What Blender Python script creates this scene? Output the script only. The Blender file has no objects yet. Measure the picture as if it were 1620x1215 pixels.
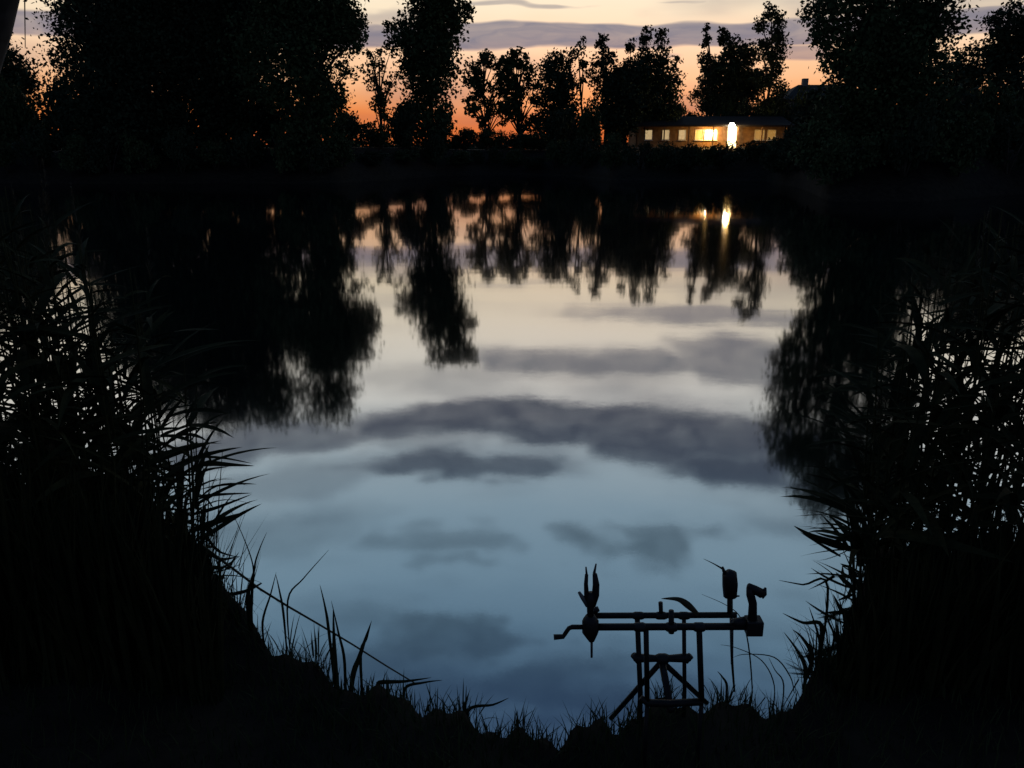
import bpy, math, random
import numpy as np
from mathutils import Vector, Matrix

S = bpy.context.scene
C = S.collection
R = math.radians
random.seed(7)
rng = np.random.default_rng(11)

# ------------------------------------------------------------------ camera
EYE, PITCH, FPX = 2.2, R(16.2), 1271.0
cam_d = bpy.data.cameras.new('camera')
cam = bpy.data.objects.new('camera', cam_d)
C.objects.link(cam)
cam.location = (0, 0, EYE)
cam.rotation_euler = (R(90) - PITCH, 0, 0)
cam_d.sensor_width = 36.0
cam_d.lens = 36.0 * FPX / 1620.0
cam_d.clip_start = 0.05
cam_d.clip_end = 9000
cam_d.dof.use_dof = False
S.camera = cam

# survey helpers: bearings read from the photograph -> real positions at a real distance
def ray(px, py):
    u, v = (px - 810) / FPX, (607.5 - py) / FPX
    return Vector((u, math.cos(PITCH) + v * math.sin(PITCH), -math.sin(PITCH) + v * math.cos(PITCH)))
def at(px, py, D, mirror=False):
    d = ray(px, py); t = D / d.y
    p = Vector((0, 0, EYE)) + d * t
    if mirror: p.z = -p.z
    return p, t / FPX                                   # point, metres per picture point
def on_plane(px, py, z):
    d = ray(px, py); t = (z - EYE) / d.z
    return Vector((0, 0, EYE)) + d * t
def azel(px, py, mirror=False):
    d = ray(px, py).normalized()
    el = math.asin(d.z)
    return math.atan2(d.x, d.y), (-el if mirror else el)

# ------------------------------------------------------------------ world: dusk sky with cloud banks
def lin(c):
    c = c / 255.0
    return c / 12.92 if c <= 0.04045 else ((c + 0.055) / 1.055) ** 2.4
def srgb(r, g, b): return (lin(r), lin(g), lin(b), 1)

W = bpy.data.worlds.new('World'); S.world = W; W.use_nodes = True
nt = W.node_tree; N = nt.nodes; L = nt.links
for n in list(N): N.remove(n)
def nd(t, **k):
    n = N.new(t)
    for a, b in k.items(): setattr(n, a, b)
    return n
def mth(op, a, b=None, c=None, clamp=False):
    n = nd('ShaderNodeMath', operation=op, use_clamp=clamp)
    for i, v in enumerate((a, b, c)):
        if v is None: continue
        if isinstance(v, (int, float)): n.inputs[i].default_value = v
        else: L.new(v, n.inputs[i])
    return n.outputs[0]
def mixc(f, a, b):
    n = nd('ShaderNodeMix', data_type='RGBA')
    for s, v in ((0, f), (6, a), (7, b)):
        if isinstance(v, (int, float)): n.inputs[s].default_value = v
        elif isinstance(v, tuple): n.inputs[s].default_value = v
        else: L.new(v, n.inputs[s])
    return n.outputs[2]
def ramp(fac, stops):
    n = nd('ShaderNodeValToRGB'); cr = n.color_ramp
    while len(cr.elements) < len(stops): cr.elements.new(0.5)
    for e, (p, c) in zip(cr.elements, stops): e.position = p; e.color = c
    L.new(fac, n.inputs[0]); return n.outputs[0]

tc = nd('ShaderNodeTexCoord')
sep = nd('ShaderNodeSeparateXYZ'); L.new(tc.outputs['Generated'], sep.inputs[0])
X, Y, Z = sep.outputs
AZ = mth('ARCTAN2', X, Y)
EL = mth('ARCSINE', mth('MINIMUM', mth('MAXIMUM', Z, -1.0), 1.0))
# soft horizontal wandering of the cloud edges
cmb = nd('ShaderNodeCombineXYZ')
L.new(mth('MULTIPLY', AZ, 9.0), cmb.inputs[0]); L.new(mth('MULTIPLY', EL, 30.0), cmb.inputs[1])
nz = nd('ShaderNodeTexNoise'); nz.inputs['Scale'].default_value = 1.0; nz.inputs['Detail'].default_value = 2.5; nz.inputs['Roughness'].default_value = 0.5
L.new(cmb.outputs[0], nz.inputs['Vector'])
nsp = nd('ShaderNodeSeparateColor'); L.new(nz.outputs['Color'], nsp.inputs[0])
AZw = mth('ADD', AZ, mth('MULTIPLY', mth('SUBTRACT', nsp.outputs[0], 0.5), 0.34))
WAMP = mth('MINIMUM', mth('MULTIPLY', mth('MAXIMUM', EL, 0.0), 0.17), 0.15)
ELw = mth('ADD', EL, mth('MULTIPLY', mth('SUBTRACT', nsp.outputs[1], 0.5), WAMP))
ELr = mth('ADD', EL, mth('MULTIPLY', mth('SUBTRACT', nsp.outputs[2], 0.5), 0.03))

def P(deg): return max(0.0, min(1.0, (deg + 10) / 100.0))
elf = mth('DIVIDE', mth('ADD', mth('MULTIPLY', ELr, 180 / math.pi), 10.0), 100.0)
clear = ramp(elf, [(P(-10), srgb(60, 34, 22)), (P(0), srgb(214, 96, 40)), (P(2.2), srgb(238, 138, 72)), (P(3.2), srgb(246, 168, 110)), (P(4.6), srgb(252, 196, 150)),
    (P(6.5), srgb(255, 220, 186)), (P(9), srgb(251, 237, 208)), (P(12.5), srgb(251, 242, 224)), (P(17), srgb(238, 238, 232)),
    (P(21), srgb(176, 196, 206)), (P(25), srgb(144, 174, 192)), (P(29), srgb(126, 160, 182)), (P(33), srgb(100, 136, 162)), (P(36), srgb(74, 108, 138)),
    (P(40), srgb(52, 82, 116)), (P(55), srgb(40, 66, 104)), (P(90), srgb(26, 44, 78))])
# away from the afterglow the sky is dull slate blue
away = ramp(elf, [(P(-10), srgb(14, 16, 22)), (P(0), srgb(66, 66, 84)), (P(12), srgb(70, 80, 104)), (P(35), srgb(54, 76, 108)), (P(90), srgb(26, 44, 78))])
glow = mth('MULTIPLY', mth('SUBTRACT', mth('COSINE', mth('SUBTRACT', AZ, R(5))), 0.15), 1.9, clamp=True)
grad = mixc(glow, away, clear)
sky = nd('ShaderNodeTexSky', sky_type='NISHITA', sun_disc=False)
sky.sun_elevation = R(0.3); sky.sun_rotation = R(5); sky.air_density = 1.6; sky.dust_density = 2.5; sky.ozone_density = 2
base = mixc(0.10, grad, sky.outputs[0])

# cloud banks: (px, py, rx, ry, strength, softness) ; bearing and elevation taken from the picture or its mirror image
CL = [(900, 57, 1700, 19, .93, .22, 0), (1235, 82, 90, 13, .8, .4, 0), (820, 7, 70, 4, .6, .6, 0), (1080, 2, 60, 3, .5, .6, 0), (600, 30, 50, 22, .5, .7, 0), (1580, 20, 120, 6, .5, .6, 0),
      (1130, 502, 190, 15, .85, .5, 1), (1000, 480, 50, 6, .4, .8, 1), (920, 572, 190, 24, .85, .5, 1), (1180, 570, 160, 34, .85, .5, 1), (660, 590, 110, 6, .35, .8, 1), (1240, 610, 90, 22, .7, .6, 1),
      (860, 665, 300, 36, .97, .4, 1), (1080, 690, 200, 52, .97, .35, 1), (1180, 725, 130, 34, .97, .4, 1), (420, 695, 220, 26, .85, .5, 1), (735, 740, 160, 24, .9, .45, 1), (690, 702, 120, 14, .45, .8, 1), (1280, 720, 150, 50, .8, .6, 1),
      (690, 848, 105, 20, .55, .7, 1), (1030, 858, 95, 34, .7, .55, 1), (710, 890, 60, 12, .45, .8, 1), (440, 840, 120, 30, .35, .9, 1),
      (710, 1015, 135, 26, .7, .6, 1), (900, 1105, 330, 46, .65, .7, 1), (600, 1055, 150, 40, .6, .8, 1), (480, 760, 160, 22, .4, .9, 1)]
mask = None
cv = nd('ShaderNodeCombineXYZ'); L.new(AZw, cv.inputs[0]); L.new(ELw, cv.inputs[1])
for px, py, rx, ry, st, so, mi in CL:
    a0, e0 = azel(px, py, mi)
    ra = abs(azel(px + rx * 0.2, py, mi)[0] - a0) * 5; re = abs(azel(px, py + ry, mi)[1] - e0)
    vm = nd('ShaderNodeVectorMath', operation='MULTIPLY_ADD'); L.new(cv.outputs[0], vm.inputs[0])
    vm.inputs[1].default_value = (1 / ra, 1 / re, 0); vm.inputs[2].default_value = (-a0 / ra, -e0 / re, 0)
    dt = nd('ShaderNodeVectorMath', operation='DOT_PRODUCT'); L.new(vm.outputs[0], dt.inputs[0]); L.new(vm.outputs[0], dt.inputs[1])
    mr = nd('ShaderNodeMapRange', interpolation_type='SMOOTHSTEP')
    L.new(dt.outputs['Value'], mr.inputs[0])
    mr.inputs[1].default_value = 1 + so * 1.8; mr.inputs[2].default_value = max(.02, 1 - so * 1.3); mr.inputs[3].default_value = 0; mr.inputs[4].default_value = st
    mask = mr.outputs[0] if mask is None else mth('MAXIMUM', mask, mr.outputs[0])
# loose streaks of the same cloud over the rest of the sky
cm2 = nd('ShaderNodeCombineXYZ'); L.new(mth('MULTIPLY', AZ, 4.0), cm2.inputs[0]); L.new(mth('MULTIPLY', EL, 17.0), cm2.inputs[1]); cm2.inputs[2].default_value = 3.3
n2 = nd('ShaderNodeTexNoise'); n2.inputs['Detail'].default_value = 3.0; n2.inputs['Scale'].default_value = 1.0; L.new(cm2.outputs[0], n2.inputs['Vector'])
mr = nd('ShaderNodeMapRange', interpolation_type='SMOOTHSTEP'); L.new(n2.outputs[0], mr.inputs[0])
mr.inputs[1].default_value = .46; mr.inputs[2].default_value = .75; mr.inputs[4].default_value = .55
mask = mth('MAXIMUM', mask, mr.outputs[0])
cm3 = nd('ShaderNodeCombineXYZ'); L.new(mth('MULTIPLY', AZw, 16.0), cm3.inputs[0]); L.new(mth('MULTIPLY', ELw, 75.0), cm3.inputs[1]); cm3.inputs[2].default_value = 9.1
n3 = nd('ShaderNodeTexNoise'); n3.inputs['Detail'].default_value = 4.0; n3.inputs['Scale'].default_value = 1.0; L.new(cm3.outputs[0], n3.inputs['Vector'])
mask = mth('MULTIPLY', mask, mth('ADD', 0.62, mth('MULTIPLY', n3.outputs[0], 0.72)), clamp=True)
cloudc = ramp(elf, [(P(0), srgb(150, 90, 70)), (P(5), srgb(168, 140, 138)), (P(7), srgb(138, 131, 142)), (P(10), srgb(140, 137, 144)), (P(14), srgb(116, 119, 129)), (P(18), srgb(84, 90, 104)),
    (P(23), srgb(70, 84, 102)), (P(27), srgb(80, 102, 118)), (P(33), srgb(60, 82, 102)), (P(38), srgb(38, 58, 88)), (P(90), srgb(24, 36, 58))])
cloudc = mixc(glow, mixc(0.55, cloudc, (0.03, 0.035, 0.05, 1)), cloudc)
final = mixc(mask, base, cloudc)
W.cycles.sampling_method = 'MANUAL'; W.cycles.sample_map_resolution = 256
bg = nd('ShaderNodeBackground'); bg.inputs[1].default_value = 0.15
out = nd('ShaderNodeOutputWorld')
L.new(final, bg.inputs[0]); L.new(bg.outputs[0], out.inputs[0])

S.view_settings.view_transform = 'Standard'
try: S.view_settings.look = 'None'
except Exception: pass
S.view_settings.gamma = 1.0
S.view_settings.use_curve_mapping = False
S.view_settings.exposure = 2.74        # a dusk exposure: the sun is already below the horizon, so there is no sun lamp
S.render.engine = 'CYCLES'
S.cycles.max_bounces = 4; S.cycles.diffuse_bounces = 1; S.cycles.glossy_bounces = 2; S.cycles.transmission_bounces = 2; S.cycles.transparent_max_bounces = 4
S.cycles.use_denoising = True

# ------------------------------------------------------------------ materials
def mat(name, c1, c2, rough=0.8, scale=3.0, bump=0.0, spec=0.3):
    m = bpy.data.materials.new(name); m.use_nodes = True
    n = m.node_tree.nodes; l = m.node_tree.links; b = n['Principled BSDF']
    t = n.new('ShaderNodeTexCoord'); z = n.new('ShaderNodeTexNoise'); z.inputs['Scale'].default_value = scale; z.inputs['Detail'].default_value = 5
    l.new(t.outputs['Object'], z.inputs['Vector'])
    r = n.new('ShaderNodeValToRGB'); r.color_ramp.elements[0].position = .35; r.color_ramp.elements[1].position = .68
    r.color_ramp.elements[0].color = (*c1, 1); r.color_ramp.elements[1].color = (*c2, 1)
    l.new(z.outputs[0], r.inputs[0]); l.new(r.outputs[0], b.inputs['Base Color'])
    b.inputs['Roughness'].default_value = rough; b.inputs['Specular IOR Level'].default_value = spec
    if bump:
        bp = n.new('ShaderNodeBump'); bp.inputs['Strength'].default_value = bump; bp.inputs['Distance'].default_value = .02
        l.new(z.outputs[0], bp.inputs['Height']); l.new(bp.outputs[0], b.inputs['Normal'])
    return m
def emit(name, col, strength, scale=6.0, lo=.75):
    m = bpy.data.materials.new(name); m.use_nodes = True
    n = m.node_tree.nodes; l = m.node_tree.links; b = n['Principled BSDF']
    t = n.new('ShaderNodeTexCoord'); z = n.new('ShaderNodeTexNoise'); z.inputs['Scale'].default_value = scale
    l.new(t.outputs['Object'], z.inputs['Vector'])
    mp = n.new('ShaderNodeMapRange'); mp.inputs[3].default_value = lo * strength; mp.inputs[4].default_value = (2 - lo) * strength
    l.new(z.outputs[0], mp.inputs[0])
    b.inputs['Base Color'].default_value = (.3, .25, .2, 1); b.inputs['Emission Color'].default_value = (*col, 1)
    l.new(mp.outputs[0], b.inputs['Emission Strength'])
    return m
M = dict(
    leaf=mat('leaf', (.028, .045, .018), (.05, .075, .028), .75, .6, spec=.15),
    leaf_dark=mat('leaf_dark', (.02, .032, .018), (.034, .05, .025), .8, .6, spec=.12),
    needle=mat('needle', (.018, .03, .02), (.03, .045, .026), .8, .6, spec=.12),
    bark=mat('bark', (.03, .025, .02), (.07, .06, .05), .9, 6, .6, .15),
    reed=mat('reed', (.015, .02, .009), (.03, .033, .014), .8, 14, spec=.05),
    dry=mat('dry_reed', (.05, .042, .024), (.09, .075, .045), .75, 20, spec=.15),
    grass=mat('grass', (.02, .03, .012), (.04, .052, .02), .8, 5, spec=.1),
    soil=mat('soil', (.012, .010, .008), (.028, .023, .016), .95, 4, .5, .1),
    metal=mat('black_metal', (.006, .006, .007), (.012, .012, .013), .5, 40, spec=.2),
    rubber=mat('black_plastic', (.008, .008, .009), (.014, .014, .015), .6, 30, spec=.3),
    screw=mat('steel_thread', (.03, .03, .033), (.06, .06, .063), .4, 60),
    clearp=mat('smoky_plastic', (.06, .065, .07), (.10, .11, .115), .3, 30),
    wood=mat('stained_wood', (.16, .085, .035), (.26, .15, .065), .65, 3, .2),
    roof=mat('roof_tile', (.012, .010, .010), (.024, .02, .018), .85, 5, .3),
    plaster=mat('plaster', (.16, .14, .12), (.22, .20, .17), .9, 2, .1),
    frame=mat('white_frame', (.5, .48, .44), (.62, .60, .56), .5, 8),
    concrete=mat('concrete', (.2, .19, .17), (.3, .29, .27), .9, 4, .2),
    darkglass=mat('dark_glass', (.01, .012, .015), (.02, .022, .026), .08, 2),
    pane_pale=emit('lit_pane_pale', (1, .70, .34), .066), pane_dim=emit('lit_pane_dim', (1, .50, .10), .040),
    pane_amber=emit('lit_pane_amber', (1, .52, .07), .13), pane_hot=emit('lit_pane_hot', (1, .74, .30), .5, lo=.5),
    door_hot=emit('lit_door', (1, .78, .36), .6, lo=.6), lamp=emit('lamp_glass', (1, .88, .62), 9.0),
)
# pond water: dark, nearly mirror-smooth, with fine ripples
wm = bpy.data.materials.new('pond_water'); wm.use_nodes = True
n_ = wm.node_tree.nodes; l_ = wm.node_tree.links; b_ = n_['Principled BSDF']
b_.inputs['Base Color'].default_value = (.004, .006, .007, 1); b_.inputs['Roughness'].default_value = .042; b_.inputs['IOR'].default_value = 9.0
geo = n_.new('ShaderNodeNewGeometry')
def ripple(sx, sy, amp, seed):
    mp = n_.new('ShaderNodeMapping'); mp.inputs['Scale'].default_value = (sx, sy, 1); mp.inputs['Location'].default_value = (seed, seed * 2, seed)
    l_.new(geo.outputs['Position'], mp.inputs[0])
    z = n_.new('ShaderNodeTexNoise'); z.inputs['Scale'].default_value = 1; z.inputs['Detail'].default_value = 2
    l_.new(mp.outputs[0], z.inputs['Vector'])
    v = n_.new('ShaderNodeVectorMath'); v.operation = 'SUBTRACT'; l_.new(z.outputs['Color'], v.inputs[0]); v.inputs[1].default_value = (.5, .5, .5)
    w = n_.new('ShaderNodeVectorMath'); w.operation = 'MULTIPLY'; l_.new(v.outputs[0], w.inputs[0]); w.inputs[1].default_value = (amp * .7, amp, 0)
    return w.outputs[0]
r1 = ripple(8.0, 14.0, .004, 1.3); r2 = ripple(.5, 2.4, .008, 7.7); r3 = ripple(80, 120, .010, 4.1)
s1 = n_.new('ShaderNodeVectorMath'); l_.new(r1, s1.inputs[0]); l_.new(r2, s1.inputs[1])
s2 = n_.new('ShaderNodeVectorMath'); l_.new(s1.outputs[0], s2.inputs[0]); l_.new(r3, s2.inputs[1])
# breeze patches: smoother and rougher areas
bz = n_.new('ShaderNodeTexNoise'); bz.inputs['Scale'].default_value = .12; bz.inputs['Detail'].default_value = 2
l_.new(geo.outputs['Position'], bz.inputs['Vector'])
bm_ = n_.new('ShaderNodeMapRange'); l_.new(bz.outputs[0], bm_.inputs[0]); bm_.inputs[1].default_value = .35; bm_.inputs[2].default_value = .65; bm_.inputs[3].default_value = .35; bm_.inputs[4].default_value = .9
sc_ = n_.new('ShaderNodeVectorMath'); sc_.operation = 'SCALE'; l_.new(s2.outputs[0], sc_.inputs[0]); l_.new(bm_.outputs[0], sc_.inputs['Scale'])
s3 = n_.new('ShaderNodeVectorMath'); l_.new(sc_.outputs[0], s3.inputs[0]); s3.inputs[1].default_value = (0, 0, 1)
s4 = n_.new('ShaderNodeVectorMath'); s4.operation = 'NORMALIZE'; l_.new(s3.outputs[0], s4.inputs[0])
l_.new(s4.outputs[0], b_.inputs['Normal'])

# ------------------------------------------------------------------ object helpers
def link(name, me, parent=None, m=None, loc=None):
    o = bpy.data.objects.new(name, me); C.objects.link(o)
    if m is not None and me is not None and not me.materials: me.materials.append(m)
    if loc is not None: o.location = loc
    if parent is not None: o.parent = parent
    return o
def tag(o, label, cat, group=None):
    o['label'] = label; o['category'] = cat
    if group: o['group'] = group
    return o
def empty(name, loc, label=None, cat=None, group=None, rz=0):
    o = link(name, None, loc=loc); o.rotation_euler.z = rz; o.empty_display_size = .2
    if label: tag(o, label, cat, group)
    return o
def quads_mesh(name, V, nper=4, smooth=False):
    """V: (n,4,3) array of separate quads"""
    V = np.asarray(V, dtype=np.float32); n = V.shape[0]
    me = bpy.data.meshes.new(name)
    me.vertices.add(n * 4); me.vertices.foreach_set('co', V.reshape(-1))
    me.loops.add(n * 4); me.loops.foreach_set('vertex_index', np.arange(n * 4, dtype=np.int32))
    me.polygons.add(n); me.polygons.foreach_set('loop_start', np.arange(0, n * 4, 4, dtype=np.int32))
    me.update(calc_edges=True); return me
class MB:
    def __init__(s): s.v = []; s.f = []
    def add(s, v, f):
        o = len(s.v); s.v += [tuple(p) for p in v]; s.f += [tuple(i + o for i in q) for q in f]; return s
    def box(s, c, d, M4=None):
        c = Vector(c); d = Vector(d) / 2; v = []
        for z in (-1, 1):
            for x, y in ((-1, -1), (1, -1), (1, 1), (-1, 1)):
                p = Vector((x * d.x, y * d.y, z * d.z)); p = (M4 @ p if M4 else p) + c; v.append(p)
        return s.add(v, [(3, 2, 1, 0), (4, 5, 6, 7), (0, 1, 5, 4), (1, 2, 6, 5), (2, 3, 7, 6), (3, 0, 4, 7)])
    def tube(s, pts, r, k=8, cap=True):
        pts = [Vector(p) for p in pts]; n = len(pts); rs = r if isinstance(r, (list, tuple)) else [r] * n
        rings = []; ref = None
        for i in range(n):
            t = (pts[min(i + 1, n - 1)] - pts[max(i - 1, 0)]).normalized()
            if ref is None: ref = Vector((0, 0, 1)) if abs(t.z) < .9 else Vector((1, 0, 0))
            a = (ref - t * ref.dot(t)).normalized(); b = t.cross(a); ref = a
            rings.append([pts[i] + (a * math.cos(2 * math.pi * j / k) + b * math.sin(2 * math.pi * j / k)) * rs[i] for j in range(k)])
        v = [p for q in rings for p in q]
        f = [(i * k + j, i * k + (j + 1) % k, (i + 1) * k + (j + 1) % k, (i + 1) * k + j) for i in range(n - 1) for j in range(k)]
        if cap: f += [tuple(range(k - 1, -1, -1)), tuple(range((n - 1) * k, n * k))]
        return s.add(v, f)
    def mesh(s, name, smooth=True):
        me = bpy.data.meshes.new(name); me.from_pydata(s.v, [], s.f)
        if smooth: me.polygons.foreach_set('use_smooth', [True] * len(me.polygons))
        me.update(); return me
    def build(s, name, m, parent=None, smooth=True): return link(name, s.mesh(name, smooth), parent, m)

# ------------------------------------------------------------------ ground with the pond basin
edge_px = [(300, 850), (312, 885), (430, 1000), (540, 1065), (700, 1114), (830, 1148), (960, 1136), (1120, 1102), (1255, 1088), (1348, 990), (1366, 905), (1374, 850)]
BANK = .52
pts = [on_plane(a, b, BANK) for a, b in edge_px]
NA = np.array([math.degrees(math.atan2(p.x, p.y)) for p in pts]); NR = np.array([math.hypot(p.x, p.y) for p in pts])
NA = np.concatenate([[-180, -100, -70, -45], NA, [45, 70, 100, 180]]); NR = np.concatenate([[4.6, 4.6, 4.4, 3.9], NR, [4.0, 4.4, 4.6, 4.6]])
def r_near(a): return np.interp(a, NA, NR) + .035 * np.sin(np.asarray(a) * 1.1 + .6) + .022 * np.sin(np.asarray(a) * 2.7)
FA = [-180, -95, -75, -50, -36, -30, -12, -8, -5, 0, 4, 7, 17, 19, 21, 27, 32, 40, 60, 80, 95, 180]
FR = [4.62, 4.62, 18, 55, 74, 66, 59, 66, 74, 78, 74, 64, 63, 55, 40, 42, 52, 55, 40, 16, 4.62, 4.62]
def r_far(a): return np.interp(a, FA, FR)
def sm(x): x = np.clip(x, 0, 1); return x * x * (3 - 2 * x)
def ground_z(x, y):
    a = np.degrees(np.arctan2(x, y)); r = np.hypot(x, y)
    rn, rf = r_near(a), r_far(a)
    nzv = .035 * np.sin(x * 3.1 + 1) * np.cos(y * 2.7) + .02 * np.sin(x * 7.3 + y * 5.1)
    zn = BANK * (1 - sm((r - rn + .06) / .40) * 2.2) + nzv * 1.0
    zf = np.where(r > rf, .15 + .35 * sm((r - rf) / 1.2) + 1.75 * sm((r - rf) / 7.0) + .25 * np.sin(x * .11) * np.cos(y * .13), 0)
    depth = -.62 - np.minimum(1.0, np.minimum(r - rn, rf - r) * .2)
    mid = np.where(rf - r < 1.5, .15 - sm((rf - r) / 1.5) * 1.0, depth)
    z = np.where(r <= rn + .33, zn, np.where(r >= rf, zf, np.minimum(mid, depth + .9)))
    back = sm((np.abs(a) - 80) / 20)
    zb = BANK + nzv + .4 * sm((r - 4) / 20)
    return z * (1 - back) + zb * back
azs = np.concatenate([np.arange(-180, -50, 4.0), np.arange(-50, 50, .5), np.arange(50, 180, 4.0)])
rows = []
for a in azs:
    rn, rf = float(r_near(a)), float(r_far(a))
    rr = np.concatenate([np.linspace(.05, 1, 5), np.linspace(1.1, rn - .45, 14), np.linspace(rn - .4, rn + .6, 16), np.linspace(rn + .8, max(rn + 1.2, rf - 1.8), 14),
                         np.linspace(max(rn + 1.3, rf - 1.6), max(rn + 2, rf + .6), 10), max(rn + 2, rf) + np.array([1, 1.5, 2.2, 3, 4, 5, 6, 7, 9, 12, 16, 25, 40, 80, 160, 400, 1200, 3500])])
    rows.append(rr)
rr = np.array(rows); aa = np.radians(azs)[:, None]
gx, gy = rr * np.sin(aa), rr * np.cos(aa)
gz = ground_z(gx, gy)
na, nr = rr.shape
V = np.stack([gx, gy, gz], -1).reshape(-1, 3)
F = [(i * nr + j, i * nr + j + 1, ((i + 1) % na) * nr + j + 1, ((i + 1) % na) * nr + j) for i in range(na) for j in range(nr - 1)]
F.append(tuple(i * nr for i in range(na)))
me = bpy.data.meshes.new('ground'); me.from_pydata(V.tolist(), [], F); me.polygons.foreach_set('use_smooth', [True] * len(me.polygons)); me.update()
ground = link('ground', me, m=M['soil']); ground['kind'] = 'structure'
def gz1(x, y): return float(ground_z(np.array([x]), np.array([y]))[0])

me = bpy.data.meshes.new('water')
wa = [math.radians(a) for a in range(0, 360, 6)]
me.from_pydata([(130 * math.sin(a), 130 * math.cos(a), 0) for a in wa], [], [tuple(range(len(wa) - 1, -1, -1))]); me.update()
water = link('water', me, m=wm); water['kind'] = 'structure'

# ------------------------------------------------------------------ foliage and trees
def leaves(centres, sizes, w=.62):
    n = len(centres)
    a = rng.normal(size=(n, 3)); a /= np.linalg.norm(a, axis=1)[:, None]
    b = rng.normal(size=(n, 3)); b -= (b * a).sum(1)[:, None] * a; b /= np.linalg.norm(b, axis=1)[:, None]
    s = sizes[:, None]
    c = centres
    return np.stack([c - a * s * .5, c - a * s * .05 + b * s * w * .5, c + a * s * .5, c - a * s * .05 - b * s * w * .5], 1)
def lobe_leaves(c, r, dens, leaf, droop=0.0):
    """clumped foliage inside an ellipsoid; returns centres and sizes"""
    rx, ry, rz = r
    rm = (rx * rz) ** .5
    nl = int(dens * 54.0 * rm * rm / (leaf * leaf)) + 12
    nc = max(6, int(nl / 22))
    d = rng.normal(size=(nc, 3)); d /= np.linalg.norm(d, axis=1)[:, None]
    rad = rng.uniform(.12, 1.0, nc) ** .5
    rad *= rng.uniform(.80, 1.12, nc)
    cc = d * rad[:, None] * np.array([rx, ry, rz]) * .87
    k = rng.integers(0, nc, nl)
    cs = rng.uniform(.07, .19, nc) * rm + leaf * .3
    p = cc[k] + np.clip(rng.normal(size=(nl, 3)), -1.6, 1.6) * cs[k][:, None] * np.array([1, 1, .8])
    p[:, 2] -= droop * np.abs(rng.normal(size=nl)) * rm * .3
    return p + np.array(c), leaf * rng.uniform(.4, 1.3, nl)
def spread(x0, x1, y0, y1, n, r, d):
    return [(random.uniform(x0, x1), y0 + (y1 - y0) * (i + random.random()) / n, r * random.uniform(.7, 1.2), None, d * random.uniform(.6, 1.4)) for i in range(n)]
TREES = []
def make_tree(name, label, D, lobes, leafpx=6.0, dens=1.0, m='leaf', cat='tree', group=None, trunk_r=None, depth=.9, droop=0.0, stem_px=None, fat=1.12):
    """lobes: (px, py, rpx[, rypx[, density]]); py beyond the shoreline means read from the mirror image"""
    P3 = []
    for l in lobes:
        px, py, rp = l[:3]; ry = l[3] if len(l) > 3 and l[3] else rp; dn = l[4] if len(l) > 4 else 1.0
        p, s = at(px, py, D, py > 290); f_ = fat; P3.append((p, rp * s * f_, ry * s * f_, dn))
    top = max(p.z + rz for p, _, rz, _ in P3)
    if stem_px is None:
        bx = sum(p.x * r for p, r, _, _ in P3) / sum(r for _, r, _, _ in P3)
    else: bx = at(stem_px, 250, D)[0].x
    bz_ = gz1(bx, D)
    root = empty(name, (bx, D, bz_ - .05), label, cat, group)
    TREES.append((math.degrees(math.atan2(bx, D)), label))
    leaf = leafpx * 1.02 * D / FPX
    cen, siz = [], []
    ctr = []
    for p, r, rz, dn in P3:
        off = random.uniform(-.4, .4) * r
        c = (p.x - bx, off, p.z - bz_)
        ctr.append((Vector(c), r))
        a, b = lobe_leaves(c, (r, r * depth, rz), dens * dn, leaf, droop); cen.append(a); siz.append(b)
    cen = np.concatenate(cen); siz = np.concatenate(siz)
    keep = cen[:, 2] > .1
    me = quads_mesh('crown', leaves(cen[keep], siz[keep]))
    link('crown', me, root, M[m])
    H = top - bz_; tr = trunk_r or max(.07, H * .016)
    hh = H * .82
    tp = [Vector((0, 0, -.3))]
    for i in range(1, 7):
        f = i / 6
        near = min(ctr, key=lambda c: abs(c[0].z - hh * f))[0]
        tp.append(Vector((near.x * .45 * f + random.uniform(-.02, .02) * H * f, random.uniform(-.02, .02) * H * f, hh * f)))
    MB().tube(tp, [tr * 1.25] + [tr * (1 - .13 * i) for i in range(1, 7)], 8).build('trunk', M['bark'], root)
    for c, r in ctr:
        i = max(1, min(5, int(c.z / hh * 5 - .8)))
        a = tp[i]; mid = a.lerp(c, .55) + Vector((0, 0, .08 * (c - a).length))
        MB().tube([a, mid, c], [tr * .5, tr * .33, tr * .1], 6).build('limb', M['bark'], root)
    return root

G_FAR = 'trees along the far shore'
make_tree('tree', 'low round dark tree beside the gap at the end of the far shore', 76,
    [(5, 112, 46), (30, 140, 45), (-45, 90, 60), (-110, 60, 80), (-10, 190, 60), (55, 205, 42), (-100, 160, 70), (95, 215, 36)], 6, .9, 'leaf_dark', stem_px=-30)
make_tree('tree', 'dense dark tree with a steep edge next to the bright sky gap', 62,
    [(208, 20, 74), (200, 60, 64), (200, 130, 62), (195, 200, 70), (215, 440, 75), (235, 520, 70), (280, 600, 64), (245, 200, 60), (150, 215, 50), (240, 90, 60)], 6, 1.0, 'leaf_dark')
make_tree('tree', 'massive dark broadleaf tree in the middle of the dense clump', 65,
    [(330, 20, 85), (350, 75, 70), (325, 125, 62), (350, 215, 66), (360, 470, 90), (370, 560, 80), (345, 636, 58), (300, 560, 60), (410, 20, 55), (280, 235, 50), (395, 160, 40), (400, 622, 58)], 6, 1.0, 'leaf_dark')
make_tree('tree', 'tall spreading tree with small sky holes at the inner side of the clump', 60,
    [(480, 60, 55), (540, 35, 42), (500, 0, 70), (500, 150, 45), (532, 165, 32, 40, .8), (490, 220, 60), (480, 470, 90), (505, 555, 75), (515, 634, 54), (440, 630, 50), (565, 60, 24, 34, .35), (565, 520, 30, 60, .6), (555, 110, 26, 20, .3), (440, 150, 28, 22, .6)], 6, .95, fat=1.0)
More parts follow.
